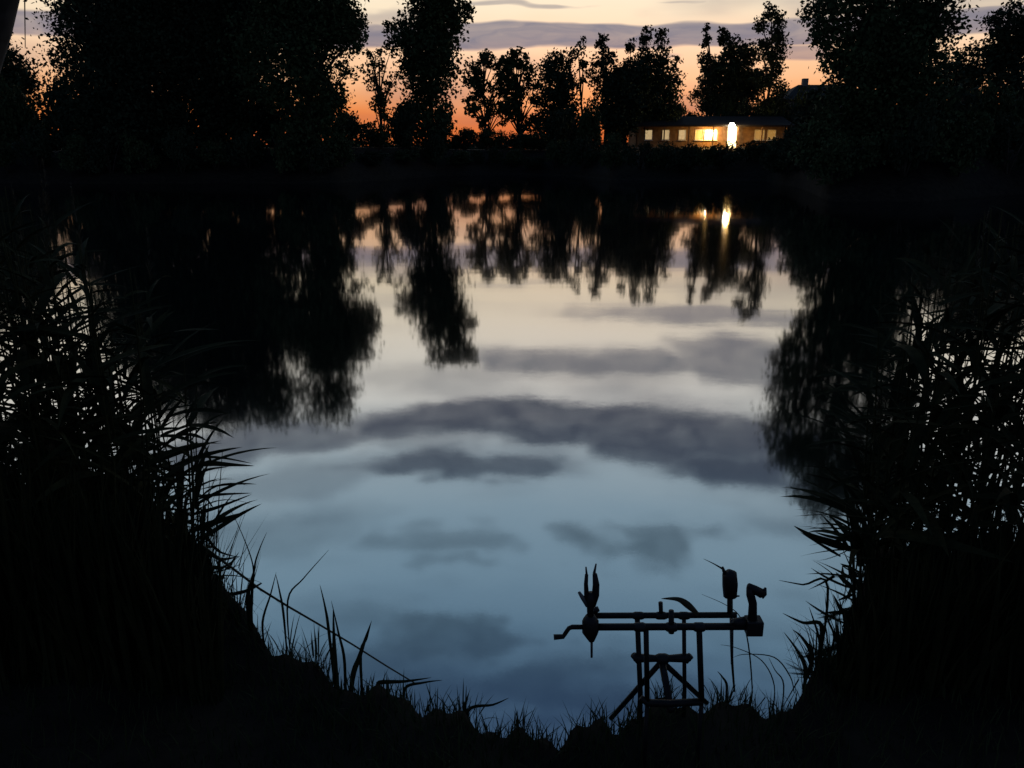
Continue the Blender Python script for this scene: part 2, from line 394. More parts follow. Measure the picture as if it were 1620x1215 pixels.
make_tree('tree', 'tall dark tree with a spreading ragged top standing apart from the clump', 77,
    [(676, 80, 38), (700, 25, 42), (680, 130, 44), (672, 190, 48), (640, 60, 22, 18, .6), (656, 95, 24), (735, 15, 16, 24, .7), (690, 450, 55), (698, 510, 48), (722, 550, 34), (655, 480, 34, 30, .7), (745, 568, 14, 20, .6), (695, 565, 26, 20, .7)], 6, .95, fat=1.0)
make_tree('young_tree', 'thin see-through young tree in the narrow orange gap between big trees', 94,
    spread(582, 628, 75, 196, 26, 10, .30), 5.5, .8, stem_px=606)
make_tree('young_tree', 'slender sparse tree with orange sky showing through its leaves', 95,
    spread(738, 800, 86, 196, 44, 11, .40), 6, .8, stem_px=770)
make_tree('young_tree', 'light open-crowned tree beside the dark dome-shaped tree', 95,
    spread(794, 852, 84, 196, 44, 11, .42), 6, .8, stem_px=822)
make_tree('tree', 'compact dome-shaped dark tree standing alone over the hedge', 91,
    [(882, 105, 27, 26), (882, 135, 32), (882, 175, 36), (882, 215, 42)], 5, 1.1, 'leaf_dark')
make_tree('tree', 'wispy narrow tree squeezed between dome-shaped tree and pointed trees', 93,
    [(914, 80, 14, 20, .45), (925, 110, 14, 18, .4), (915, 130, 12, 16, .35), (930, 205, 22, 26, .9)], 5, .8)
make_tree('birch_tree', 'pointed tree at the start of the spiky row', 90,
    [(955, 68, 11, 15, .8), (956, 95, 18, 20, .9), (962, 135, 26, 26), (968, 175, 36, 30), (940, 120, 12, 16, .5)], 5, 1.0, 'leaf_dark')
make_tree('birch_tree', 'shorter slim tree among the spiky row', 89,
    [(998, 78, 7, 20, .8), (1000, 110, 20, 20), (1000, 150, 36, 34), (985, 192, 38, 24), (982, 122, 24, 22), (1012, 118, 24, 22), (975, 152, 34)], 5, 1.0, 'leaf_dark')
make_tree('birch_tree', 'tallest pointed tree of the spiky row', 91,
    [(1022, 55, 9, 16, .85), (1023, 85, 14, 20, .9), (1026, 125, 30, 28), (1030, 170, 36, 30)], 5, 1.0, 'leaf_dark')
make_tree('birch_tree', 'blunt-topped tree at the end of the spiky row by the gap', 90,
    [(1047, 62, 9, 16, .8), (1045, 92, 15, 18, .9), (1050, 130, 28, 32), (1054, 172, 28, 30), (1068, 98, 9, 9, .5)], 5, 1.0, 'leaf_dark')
make_tree('spruce_tree', 'thin pointed spruce rising behind the lit pavilion', 96,
    [(1118, 45, 3.5, 13, 1.0), (1117, 68, 7, 14, .9), (1116, 95, 12, 15, .9), (1120, 125, 16, 16, .8), (1112, 150, 22, 14, .7), (1130, 165, 26, 20)], 4, 1.1, 'needle', stem_px=1118)
make_tree('tree', 'bushy dark tree with two short peaks behind the lit pavilion', 97,
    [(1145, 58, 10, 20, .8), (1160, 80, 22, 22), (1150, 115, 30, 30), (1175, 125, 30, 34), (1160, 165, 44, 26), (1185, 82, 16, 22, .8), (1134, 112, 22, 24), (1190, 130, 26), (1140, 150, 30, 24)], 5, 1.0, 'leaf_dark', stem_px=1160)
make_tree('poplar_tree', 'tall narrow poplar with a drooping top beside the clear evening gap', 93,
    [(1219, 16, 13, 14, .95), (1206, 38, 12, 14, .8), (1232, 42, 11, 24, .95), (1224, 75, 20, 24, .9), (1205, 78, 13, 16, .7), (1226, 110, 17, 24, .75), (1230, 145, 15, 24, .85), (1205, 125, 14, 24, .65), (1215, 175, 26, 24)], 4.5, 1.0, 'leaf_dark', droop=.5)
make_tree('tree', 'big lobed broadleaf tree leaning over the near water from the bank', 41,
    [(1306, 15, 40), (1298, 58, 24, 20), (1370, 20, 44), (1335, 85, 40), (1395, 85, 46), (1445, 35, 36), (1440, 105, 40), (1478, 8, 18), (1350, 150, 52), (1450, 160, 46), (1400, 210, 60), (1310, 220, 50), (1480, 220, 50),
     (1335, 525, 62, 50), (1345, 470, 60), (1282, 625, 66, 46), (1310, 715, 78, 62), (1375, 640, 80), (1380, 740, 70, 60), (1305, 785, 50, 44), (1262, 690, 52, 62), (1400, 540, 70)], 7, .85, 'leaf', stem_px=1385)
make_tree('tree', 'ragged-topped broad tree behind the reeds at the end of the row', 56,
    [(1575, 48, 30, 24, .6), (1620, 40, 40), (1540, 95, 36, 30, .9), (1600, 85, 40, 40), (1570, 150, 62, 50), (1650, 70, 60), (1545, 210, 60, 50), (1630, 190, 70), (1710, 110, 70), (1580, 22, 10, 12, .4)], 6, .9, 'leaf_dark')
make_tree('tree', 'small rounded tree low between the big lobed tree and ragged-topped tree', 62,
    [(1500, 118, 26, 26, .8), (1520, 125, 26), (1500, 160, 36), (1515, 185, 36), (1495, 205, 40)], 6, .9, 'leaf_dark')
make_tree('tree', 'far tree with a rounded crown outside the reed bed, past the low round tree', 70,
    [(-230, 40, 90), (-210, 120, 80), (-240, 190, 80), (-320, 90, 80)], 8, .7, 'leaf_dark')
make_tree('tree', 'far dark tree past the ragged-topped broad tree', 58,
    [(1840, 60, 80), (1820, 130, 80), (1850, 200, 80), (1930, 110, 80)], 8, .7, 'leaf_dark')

# a near willow leaning in at the bank, trunk and a few hanging sprigs
wl = empty('willow_tree', (-6.2, 6.3, gz1(-6.2, 6.3)), 'near leaning tree trunk with hanging sprigs beside the reed bed', 'tree')
q = [at(-130, 330, 6.3)[0], at(-48, 150, 6.3)[0], at(-12, 40, 6.25)[0], at(10, -40, 6.2)[0], at(60, -190, 6.2)[0]]
bse = Vector(wl.location)
MB().tube([Vector((.35, .2, -.6))] + [p - bse for p in q], [.20, .17, .14, .125, .11, .07], 10).build('trunk', M['bark'], wl)
cc, ss = [], []
for px, py, rp in ((60, -160, 90), (-40, -220, 120), (-150, -120, 120)):
    p, s_ = at(px, py, 6.3); a, b = lobe_leaves(tuple(p - bse), (rp * s_,) * 3, .5, .12); cc.append(a); ss.append(b)
link('crown', quads_mesh('crown', leaves(np.concatenate(cc), np.concatenate(ss), .3)), wl, M['leaf'])
for px, y0, y1 in ((40, -120, 75), (86, -130, 12), (60, -110, -5), (110, -100, 5)):
    a = at(px - 10, y0, 6.2)[0] - bse; b = at(px, y1, 6.2)[0] - bse
    mid = a.lerp(b, .5) + Vector((.02, 0, .02))
    tw = MB().tube([a, mid, b], [.008, .005, .003], 5).build('twig', M['bark'], wl)
    k = 14; f = rng.uniform(.45, 1, k)[:, None]; c = np.array(a) * (1 - f) + np.array(b) * f + rng.normal(size=(k, 3)) * .03
    if px != 40: link('sprig_leaves', quads_mesh('sprig', leaves(c, rng.uniform(.05, .10, k), .3)), tw, M['leaf'])

# shrubs along the far shore, each one its own thing
def shrub_proto(i):
    cen, siz = [], []
    for k in range(7):
        a = random.uniform(0, 6.28); r = random.uniform(.1, .62)
        p, s_ = lobe_leaves((math.cos(a) * r, math.sin(a) * r * .8, random.uniform(.3, .72)), (random.uniform(.28, .42),) * 3, .55, .10)
        cen.append(p); siz.append(s_)
    cen = np.concatenate(cen); siz = np.concatenate(siz); kp = cen[:, 2] > 0
    cr = quads_mesh('crown', leaves(cen[kp], siz[kp])); cr.materials.append(M['leaf_dark' if i % 2 else 'leaf'])
    mb = MB()
    for k in range(5):
        a = random.uniform(0, 6.28); mb.tube([(0, 0, -.1), (.18 * math.cos(a), .18 * math.sin(a), .35), (.4 * math.cos(a), .4 * math.sin(a), .75)], [.03, .02, .008], 5)
    st = mb.mesh('stems'); st.materials.append(M['bark'])
    return cr, st
SHORT = {}
def near_tree(a):
    t = min(TREES, key=lambda q: abs(q[0] - a))[1]
    return ' '.join((t.split(' tree')[0].split(' poplar')[0].split(' spruce')[0]).split()[:9]) + ' tree'
protos = [shrub_proto(i) for i in range(6)]
ns = [0]
def shrub(a, r, h, w, label, group):
    x, y = r * math.sin(R(a)), r * math.cos(R(a)); i = ns[0] % 6; ns[0] += 1
    e = empty('shrub', (x, y, gz1(x, y)), label, 'shrub', group, random.uniform(0, 6.28)); e.scale = (w, w, h)
    link('crown', protos[i][0], e); link('stems', protos[i][1], e)
PAV = (7.0, 19.4)
def gza(a, r): return gz1(r * math.sin(R(a)), r * math.cos(R(a)))
def shore_row(step, dr, hlo, hhi, plab):
    a = -39.0
    while a < 42:
        rf = float(r_far(a)); inp = PAV[0] < a < PAV[1]
        r = rf + random.uniform(*dr)
        if inp:
            r = 65.5 + random.uniform(-.8, 1.6)
            h = (EYE + r * math.tan(R(.60)) - gza(a, r)) * random.uniform(.97, 1.03) / 1.0
        else: h = random.uniform(hlo, hhi) * (.5 if -11.2 < a < -7.2 or -4.4 < a < 2 else 1)
        w = random.uniform(1.7, 2.3)
        shrub(a, r, h, w, plab if inp else 'leafy shrub at the water below the ' + near_tree(a), 'shrubs below the pavilion' if inp else 'shrubs along the shoreline')
        a += math.degrees(w * (.8 if inp else step) / r)
shore_row(1.15, (1.0, 2.6), 2.3, 3.4, 'low shrub at the water in front of the lit pavilion')
for k in range(9):                                    # the shore that swings back towards the big lobed tree
    a = 17.6 + k * .45; r = float(r_far(a)) + random.uniform(.6, 2.2)
    shrub(a, r, random.uniform(2.0, 2.8), random.uniform(1.6, 2.1), 'shrub on the bend of the shore between pavilion and big lobed tree', 'shrubs on the shore bend')
HEL = ([-42, -31.5, -31, -29, -28.5, -21, -20.5, -14, -11.2, -10.7, -8, -7.5, -4, -3.6, 2, 2.2, 10, 10.5, 12.5, 13, 16, 18.5, 20, 42], [5.5, 5.5, 3.9, 3.9, 5.0, 4.8, 4.6, 4.2, 3.4, 1.7, 1.7, 3.5, 3.2, 1.6, 1.6, 3.2, 3.5, 3.0, 2.9, 3.5, 3.6, 3.6, 4.2, 4.6])
a = -39.0
while a < 42:
    rf = float(r_far(a)); inp = PAV[0] - .6 < a < PAV[1] + .8
    r = (97 if inp else rf + random.uniform(6.5, 9)); w = random.uniform(2.2, 3.0)
    top = EYE + r * math.tan(R(np.interp(a, *HEL) + random.uniform(-.45, .2)))
    shrub(a, r, (top - gza(a, r)) / 1.05, w, 'taller shrub forming the hedge behind the lit pavilion' if inp else 'tall hedge shrub beside the ' + near_tree(a),
          'hedge shrubs behind the pavilion' if inp else 'hedge shrubs between the trees')
    a += math.degrees(w * .95 / r)

# the far wood that closes the horizon, one dark mass
cen, siz = [], []
for a in np.arange(-48, 48, 1.35):
    r = 135 + random.uniform(-8, 8); h = EYE + r * math.tan(R(random.uniform(.5, 1.1)))
    x, y = r * math.sin(R(a)), r * math.cos(R(a))
    for f in (.35, .8):
        p, s_ = lobe_leaves((x, y, 1.5 + (h - 3) * f), (2.6, 2.0, 2.0), .8, .55); cen.append(p); siz.append(s_)
w_ = link('distant_wood', quads_mesh('distant_wood', leaves(np.concatenate(cen), np.concatenate(siz))), m=M['leaf_dark']); w_['kind'] = 'stuff'
tag(w_, 'dark distant wood closing the horizon behind the trees', 'wood')

# ------------------------------------------------------------------ lit pavilion on the far shore
PD = 88.0
def X_(px): return at(px, 215, PD)[0].x
def Z_(py): return at(1120, py, PD)[0].z
px0, px1 = X_(1008), X_(1240)
zb, zt = 2.2, Z_(199)
pav = empty('pavilion', ((px0 + px1) / 2, PD, zb), 'long low wooden pavilion with a row of glowing windows across the pond', 'building')
ox = pav.location.x
def pb(name, x0, x1, y0, y1, z0, z1, m, parent=None):
    b = MB().box(((x0 + x1) / 2 - ox, (y0 + y1) / 2, (z0 + z1) / 2 - zb), (x1 - x0, y1 - y0, z1 - z0))
    return b.build(name, M[m], parent or pav, False)
wins = [(1020, 1032, 'pane_pale'), (1047, 1059, 'pane_pale'), (1073, 1085, 'pane_pale'), (1099, 1112, 'pane_amber'), (1114, 1134, 'pane_hot'), (1193, 1209, 'pane_dim'), (1213, 1227, 'pane_dim')]
door = (1150, 1166)
z0w, z1w = Z_(221.5), Z_(205)
xs = sorted([(X_(a), X_(b), m, 0) for a, b, m in wins] + [(X_(door[0]), X_(door[1]), 'door_hot', 1)])
# wall panels between the openings, plinth below, head above
last = px0
for x0, x1, m_, isd in xs + [(px1, px1, None, 0)]:
    if x0 - last > .05: pb('wall_panel', last, x0, -.1, .1, zb + .35, z1w, 'wood')
    last = x1
pb('plinth', px0, X_(door[0]), -.14, .14, zb - .4, zb + .35, 'concrete'); pb('plinth', X_(door[1]), px1, -.14, .14, zb - .4, zb + .35, 'concrete')
pb('wall_head', px0, X_(door[0]) - .03, -.12, .12, z1w, zt, 'wood'); pb('wall_head', X_(door[1]) + .03, px1, -.12, .12, z1w, zt, 'wood')
pb('wall_head', X_(door[0]) - .02, X_(door[1]) + .02, -.12, .12, Z_(199.5), zt + .02, 'wood')
pb('back_wall', px0, px1, 5.8, 6.0, zb - .4, zt, 'wood')
for xx in (px0, px1): pb('side_wall', xx - .1, xx + .1, .12, 5.78, zb - .4, zt - .01, 'wood')
for x0, x1, m_, isd in xs:
    if isd:
        d_ = pb('door', x0, x1, -.03, .03, zb + .2, Z_(199.5), 'frame')
        pb('pane', x0 + .08, x1 - .08, -.05, -.035, zb + .35, Z_(200.5), 'door_hot', d_).parent = pav
        pb('doorstep', x0 - .3, x1 + .3, -1.1, -.15, zb - .1, zb + .18, 'concrete')
    else:
        w = pb('window', x0, x1, -.04, .04, z0w, z1w, 'darkglass')
        pb('pane', x0 + .06, x1 - .06, -.07, -.045, z0w + .06, z1w - .06, m_, w)
        for xa, xb, za, zc in ((x0, x0 + .05, z0w, z1w), (x1 - .05, x1, z0w, z1w), (x0 + .05, x1 - .05, z0w, z0w + .05), (x0 + .05, x1 - .05, z1w - .05, z1w)):
            pb('window_frame', xa, xb, -.115, -.075, za, zc, 'frame', w)
        pb('sill', x0 - .06, x1 + .06, -.22, -.10, z0w - .07, z0w - .005, 'frame', w)
        if z0w - zb > .5: pb('wall_panel', x0, x1, -.095, .095, zb + .35, z0w - .07, 'wood')
rf_ = MB().add([(px0 - .6 - ox, -1.3, zt - zb - .12), (px1 + .6 - ox, -1.3, zt - zb - .12), (px1 + .6 - ox, 3, zt - zb + .9), (px0 - .6 - ox, 3, zt - zb + .9), (px1 + .6 - ox, 7.1, zt - zb - .12), (px0 - .6 - ox, 7.1, zt - zb - .12),
    (px0 - .6 - ox, -1.3, zt - zb + .04), (px1 + .6 - ox, -1.3, zt - zb + .04), (px1 + .6 - ox, 3, zt - zb + 1.06), (px0 - .6 - ox, 3, zt - zb + 1.06), (px1 + .6 - ox, 7.1, zt - zb + .04), (px0 - .6 - ox, 7.1, zt - zb + .04)],
    [(1, 0, 3, 2), (2, 3, 5, 4), (6, 7, 8, 9), (9, 8, 10, 11), (0, 1, 7, 6), (5, 11, 10, 4), (0, 6, 9, 3), (3, 9, 11, 5), (1, 2, 8, 7), (2, 4, 10, 8)]).build('roof', M['roof'], pav, False)
x = px0 + .1
while x < px1:
    pb('veranda_post', x - .06, x + .06, -1.15, -1.03, zb - .3, zt - .1, 'wood'); x += (px1 - px0 - .2) / 6
def lantern(px, py, r, power, label, fwd=.45):
    p = at(px, py, PD - fwd)[0]; y = PD - fwd
    e = empty('wall_lantern', (p.x, y, p.z - r - .06), label, 'lamp')
    mb = MB(); k = 10
    prof = [(0.0, .04), (.06, .7), (.2, .95), (.5, 1.0), (.8, .95), (.94, .7), (1.0, .04)]
    v = [(math.cos(6.2832 * j / k) * r * b, math.sin(6.2832 * j / k) * r * b, .06 + a * 2 * r) for a, b in prof for j in range(k)]
    mb.add(v, [(i * k + j, i * k + (j + 1) % k, (i + 1) * k + (j + 1) % k, (i + 1) * k + j) for i in range(len(prof) - 1) for j in range(k)]).build('globe', M['lamp'], e)
    MB().tube([(0, 0, 0), (0, 0, .08)], [r * .5, r * .4], 10).build('base', M['metal'], e)
    MB().tube([(0, 0, .02), (0, .2, -.02), (0, .33, -.02)], .025, 6).build('bracket', M['metal'], e)
    MB().tube([(0, 0, .05 + 2 * r), (0, 0, .10 + 2 * r)], [r * .75, r * .2], 10).build('cap', M['metal'], e)
    ld = bpy.data.lights.new('lantern_light', 'POINT'); ld.energy = power; ld.color = (1, .5, .09); ld.shadow_soft_size = r
    lo = bpy.data.objects.new('lantern_light', ld); C.objects.link(lo); lo.location = (0, -.35, .06 + r); lo.parent = e
lantern(1158, 199, .28, 70, 'bright globe lantern glowing above the pavilion door', 1.65)
lantern(1125, 211, .22, 50, 'bright globe lantern glowing by the widest lit pavilion window')

# dark house with gable roof and chimney beyond the pavilion
HD = 104.0
hx0, hx1 = at(1238, 150, HD)[0].x, at(1400, 150, HD)[0].x
hz = at(1240, 156, HD)[0].z; rz = at(1300, 130, HD)[0].z
hs = empty('house', ((hx0 + hx1) / 2, HD, 2.2), 'dark house with a sloping roof and chimney against the orange gap', 'house')
ho = hs.location.x
def hb(name, x0, x1, y0, y1, z0, z1, m, parent=None):
    return MB().box(((x0 + x1) / 2 - ho, (y0 + y1) / 2, (z0 + z1) / 2 - 2.2), (x1 - x0, y1 - y0, z1 - z0)).build(name, M[m], parent or hs, False)
hb('wall', hx0 + .6, hx1 - .6, 0, 8, 1.8, hz, 'plaster')
xr0 = at(1280, 140, HD)[0].x; xr1 = hx1 - 3
e_, r_ = hz - 2.2 - .15, rz - 2.2
roof = MB().add([(hx0 - ho, -.5, e_), (hx1 - ho, -.5, e_), (hx1 - ho, 8.5, e_), (hx0 - ho, 8.5, e_), (xr0 - ho, 4, r_), (xr1 - ho, 4, r_)],
    [(0, 1, 5, 4), (2, 3, 4, 5), (3, 0, 4), (1, 2, 5), (3, 2, 1, 0)]).build('roof', M['roof'], hs, False)
cx = at(1291, 130, HD)[0].x
hb('chimney', cx - .32, cx + .32, 3.6, 4.3, rz - .8, at(1290, 120, HD)[0].z, 'plaster', roof)
for k in range(3):
    xx = hx0 + 2 + k * 3.6
    w = hb('window', xx, xx + 1.2, -.05, -.005, 3.4, 4.7, 'darkglass'); hb('sill', xx - .1, xx + 1.3, -.18, -.055, 3.3, 3.39, 'frame', w)

# ------------------------------------------------------------------ rod pod on the bank
ND, FD = 1.86, 2.06           # the near and the far bar
def nb(px, py, dy=0.0): return at(px, py, ND + dy)[0]
def fb(px, py, dy=0.0): return at(px, py, FD + dy)[0]
b0 = Vector((at(1055, 1000, 1.95)[0].x, 1.95, gz1(.3, 1.95)))
pod = empty('rod_pod', b0, 'black metal fishing rod pod with two crossbars at the water edge', 'rod pod')
def pt(name, ptsw, r, m='metal', parent=None, k=10):
    return MB().tube([Vector(p) - b0 for p in ptsw], r, k).build(name, M[m], parent or pod)
def pbx(name, c, d, m='metal', parent=None, rot=None):
    o = MB().box(Vector(c) - b0, d, rot).build(name, M[m], parent or pod, False)
    bv = o.modifiers.new('bevel', 'BEVEL'); bv.width = .003; bv.segments = 2
    return o
s = .00175
near_bar = pt('crossbar', [nb(925, 992), nb(1200, 991)], .0095)
far_bar = pt('crossbar', [fb(938, 974), fb(1165, 973)], .0088)
# collars along the bars
for px in (1012, 1062, 1106): pt('collar', [nb(px - 9, 992), nb(px - 6, 992), nb(px + 6, 992), nb(px + 9, 992)], [.010, .0125, .0125, .010], 'rubber')
for px in (1010, 1046, 1082): pt('collar', [fb(px - 9, 974), fb(px - 5, 974), fb(px + 5, 974), fb(px + 9, 974)], [.009, .0115, .0115, .009], 'rubber')
pt('thumb_screw', [fb(1046, 974), fb(1045, 953)], [.006, .0065], 'rubber')
pt('thumb_screw', [nb(1062, 1001), nb(1062, 966)], [.008, .007], 'rubber')
# crank handle and left end block with fork rest
pt('crank_handle', [nb(928, 992), nb(905, 992), nb(900, 994), nb(895, 1001), nb(891, 1007), nb(876, 1008)], [.0065, .0065, .006, .006, .0065, .0075], 'metal')
pt('end_block', [nb(934, 974), nb(934, 982), nb(934, 1000), nb(936, 1014)], [.013, .022, .022, .008], 'rubber', None, 10)
pt('threaded_tail', [nb(936, 1012), nb(936, 1040)], [.0035, .003], 'screw')
pt('knob', [fb(938, 967), fb(947, 963)], [.010, .008], 'rubber')
fk = pt('fork_rest', [nb(934, 978), nb(934, 960), nb(935, 950), nb(935, 938)], [.0085, .0095, .013, .010], 'rubber')
pt('prong', [nb(932, 957), nb(928, 942), nb(927, 924), nb(928, 909)], [.008, .0068, .0055, .0045], 'rubber', fk)
pt('prong', [nb(937, 957), nb(942, 942), nb(943, 925), nb(941, 908)], [.010, .010, .009, .006], 'rubber', fk)
pt('fork_tip', [nb(928, 908), nb(927, 897)], [.003, .002], 'clearp', fk); pt('fork_tip', [nb(940, 907), nb(943, 892)], [.004, .002], 'clearp', fk)
pt('side_ear', [nb(930, 958), nb(922, 946), nb(916, 937)], [.007, .006, .004], 'clearp', fk)
# right end block and cradle rest
pbx('end_block', nb(1192, 990), (.043, .04, .042), 'rubber')
pt('sleeve', [nb(1160, 985), nb(1178, 984)], [.0105, .0145], 'rubber')
cr = pt('cradle_rest', [nb(1190, 985), nb(1191, 955), nb(1187, 940), nb(1186, 930)], [.013, .011, .011, .009], 'rubber')
pt('cradle_arm', [nb(1184, 926), nb(1194, 933), nb(1205, 939)], [.007, .012, .013], 'rubber', cr)
pt('cradle_lip', [nb(1203, 942), nb(1209, 938), nb(1211, 930)], [.011, .008, .003], 'rubber', cr)
# bite alarm on the far bar
al = pt('bite_alarm', [fb(1155, 945), fb(1155, 943), fb(1155, 925), fb(1154, 908), fb(1151, 904)], [.012, .0195, .0225, .021, .010], 'rubber', None, 12)
pt('stem', [fb(1154, 974), fb(1154, 944)], .007, 'metal', al)
pt('alarm_ear', [fb(1148, 910), fb(1145, 903), fb(1143, 897)], [.006, .005, .003], 'rubber', al)
pt('alarm_ear', [fb(1161, 913), fb(1164, 908)], [.006, .004], 'rubber', al)
pt('bracket', [fb(1160, 943), fb(1170, 943)], [.004, .002], 'metal', al)
pt('threaded_tail', [fb(1158, 980), fb(1158, 1008), fb(1158, 1050)], [.005, .0045, .004], 'screw')
# uprights, brace and legs
def foot(px, D): 
    x = at(px, 1120, D)[0].x; return Vector((x, D, gz1(x, D) - .04))
pt('upright', [nb(1022, 992), nb(1024, 1110)], .0072)
pt('upright', [nb(1106, 992), nb(1110, 1110)], .0080)
pt('upright', [fb(1008, 974), fb(1013, 1095), foot(1014, FD)], .0078)
pt('upright', [fb(1082, 974), fb(1083, 1095), foot(1083, FD)], .0062)
br = pt('brace', [fb(1003, 1040), fb(1012, 1041), fb(1048, 1042), fb(1080, 1041), fb(1092, 1040)], [.011, .013, .009, .013, .011], 'rubber')
pt('hub', [fb(1036, 1040), fb(1042, 1042), fb(1054, 1042), fb(1060, 1040)], [.008, .0155, .0155, .008], 'rubber', br)
for name, a_, b_ in (('brace_knob', (1002, 1036), (1010, 1046)), ('brace_knob', (1084, 1046), (1093, 1037))):
    pt(name, [fb(*a_), fb(*b_)], .010, 'rubber', br)
hubp = fb(1047, 1046)
def leg(px, py, D, r=.0085): pt('leg', [hubp, hubp.lerp(at(px, py, D)[0], .35), at(px, py, D)[0]], [r, r, r * .9])
leg(966, 1137, 2.10); leg(1118, 1112, 2.20); leg(1062, 1125, 1.90, .0105)
pt('bottom_bar', [nb(1014, 1104), nb(1024, 1112), nb(1060, 1113), nb(1112, 1110)], [.0085, .0105, .010, .010], 'metal')
pt('ground_spike', [nb(1024, 1110), foot(1024, ND)], .006, 'metal'); pt('ground_spike', [nb(1110, 1110), foot(1110, ND)], .006, 'metal')

# ------------------------------------------------------------------ reeds
def blade_quads(p0, dirv, length, width, bend, seg=6, twist=0.0, fold=.25):
    """curved tapering blade as quads, folded along the midrib"""
    d = Vector(dirv).normalized(); side = d.cross(Vector((0, 0, 1)))
    if side.length < .05: side = Vector((1, 0, 0))
    side.normalize(); p = Vector(p0); v = []
    for i in range(seg + 1):
        f = i / seg
        w = width * (.55 + .9 * f if f < .3 else .82 * (1 - ((f - .3) / .7) ** 1.6)) * .5
        up = side.cross(d).normalized()
        sd = (side * math.cos(twist * f) + up * math.sin(twist * f))
        v.append((p - sd * w + up * w * fold, p.copy(), p + sd * w + up * w * fold))
        d = (d + Vector((0, 0, -bend / seg))).normalized(); p = p + d * (length / seg)
    q = []
    for i in range(seg):
        a, b = v[i], v[i + 1]
        q.append((a[0], a[1], b[1], b[0])); q.append((a[1], a[2], b[2], b[1]))
    return q
leafm = []
for i in range(5):
    me = quads_mesh('leaf', [[tuple(x) for x in q] for q in blade_quads((0, 0, 0), (1, 0, random.uniform(.2, 1.3)), 1.0, .115, random.uniform(.1, 1.2), 7, random.uniform(-1, 1))])
    me.materials.append(M['reed']); leafm.append(me)
stemm = []
for i in range(4):
    bx, by = random.uniform(-.05, .05), random.uniform(-.05, .05)
    me = MB().tube([(bx * f * f, by * f * f, f) for f in np.linspace(0, 1, 7)], [.0045, .0045, .004, .0038, .0033, .0026, .0016], 6).mesh('stem'); me.materials.append(M['reed']); stemm.append(me)
pl = []
for k in range(60):
    f = random.random(); a = random.uniform(0, 6.28); pl += blade_quads((0, 0, f * .9), (math.cos(a) * .5 + .2, math.sin(a) * .5, .9), .22 * (1.15 - f), .02, .8, 2)
plume = quads_mesh('plume', [[tuple(x) for x in q] for q in pl]); plume.materials.append(M['dry'])
def reed(x, y, h, label, group, lean=.08, leanaz=None, nleaf=9):
    plumed = random.random() < .22
    if plumed: label = label.replace('leafy', 'plumed'); group = 'plumed ' + group
    elif h < 1.0: label = label.replace('leafy', 'short leafy'); group = 'short ' + group
    elif h > 1.75: label = label.replace('leafy', 'tall leafy'); group = 'tall ' + group
    where = 'waterside edge' if y > 3.75 else 'bankside edge' if y < 3.05 else 'inside'
    label = label.replace('in the bed', where + ' of the bed' if where == 'inside' else 'at bed\'s ' + where); group += ', ' + where
    e = empty('reed', (x, y, gz1(x, y) - .03), label, 'reed', group)
    la = random.uniform(0, 6.28) if leanaz is None else leanaz
    e.rotation_euler = (math.cos(la) * lean * random.uniform(.3, 1.5), math.sin(la) * lean * random.uniform(.3, 1.5), random.uniform(0, 6.28))
    st = link('stem', random.choice(stemm), e); st.scale = (1, 1, h)
    for k in range(nleaf):
        f = .22 + .74 * (k + random.uniform(0, .8)) / nleaf
        lf = link('leaf', random.choice(leafm), e); s_ = random.uniform(.20, .38) * (1.1 if f < .8 else .75)
        lf.location = (0, 0, h * f); lf.scale = (s_, s_ * random.uniform(.8, 1.15), s_); lf.rotation_euler = (random.uniform(-.2, .2), random.uniform(-.3, .3), k * 2.5 + random.uniform(-.5, .5))
    if plumed:
        pm = link('plume', plume, e); pm.location = (0, 0, h * .97); pm.scale = (.16, .16, .26)
LBL = {-1: ('leafy reed in the bed on the crank-handle side of the rod pod', 'reeds on the crank-handle side'),
       1: ('leafy reed in the bed on the bite-alarm side of the rod pod', 'reeds on the bite-alarm side')}
def reed_bed(side, n, pxs, tops, d0, d1):
    for i in range(n):
        px = random.uniform(pxs[0], pxs[-1])
        D = random.uniform(d0, d1)
        top = np.interp(px, pxs, tops) + abs(random.gauss(0, 60)) - 20
        p, s_ = at(px, top, D)
        b = gz1(p.x, D)
        if b < -.45: b = -.45
        h = max(.35, p.z - b)
        reed(p.x, D, h, *LBL[side], lean=.07, nleaf=random.randint(9, 13))
reed_bed(-1, 112, [-140, 0, 100, 200, 286], [260, 300, 330, 440, 600], 2.5, 4.4)
reed_bed(1, 116, [1388, 1405, 1450, 1540, 1620, 1760], [780, 620, 420, 340, 310, 270], 2.5, 4.4)

# ------------------------------------------------------------------ undergrowth and bank grass (uncountable)
def blade_field(n, fx, hmin, hmax, wid, name, m, label, cat, lean=.5):
    Q = []
    for i in range(n):
        got = fx()
        if got is None: continue
        x, y, hs_ = got
        z = gz1(x, y) - .02; a = random.uniform(0, 6.28); l = random.uniform(0, lean)
        Q += blade_quads((x, y, z), (math.cos(a) * l, math.sin(a) * l, 1), random.uniform(hmin, hmax) * hs_, wid * random.uniform(.6, 1.3), random.uniform(.1, .9), 3)
    o = link(name, quads_mesh(name, [[tuple(v) for v in q] for q in Q]), m=m); o['kind'] = 'stuff'; tag(o, label, cat); return o
def f_grass():
    a = random.uniform(-48, 48); rn = float(r_near(a)); r = rn * math.sqrt(random.uniform(.12, 1.0)) + .06
    return r * math.sin(R(a)), r * math.cos(R(a)), 1.0
blade_field(18000, f_grass, .04, .11, .005, 'bank_grass', M['grass'], 'short dark grass covering the bank around the rod pod', 'grass', .7)
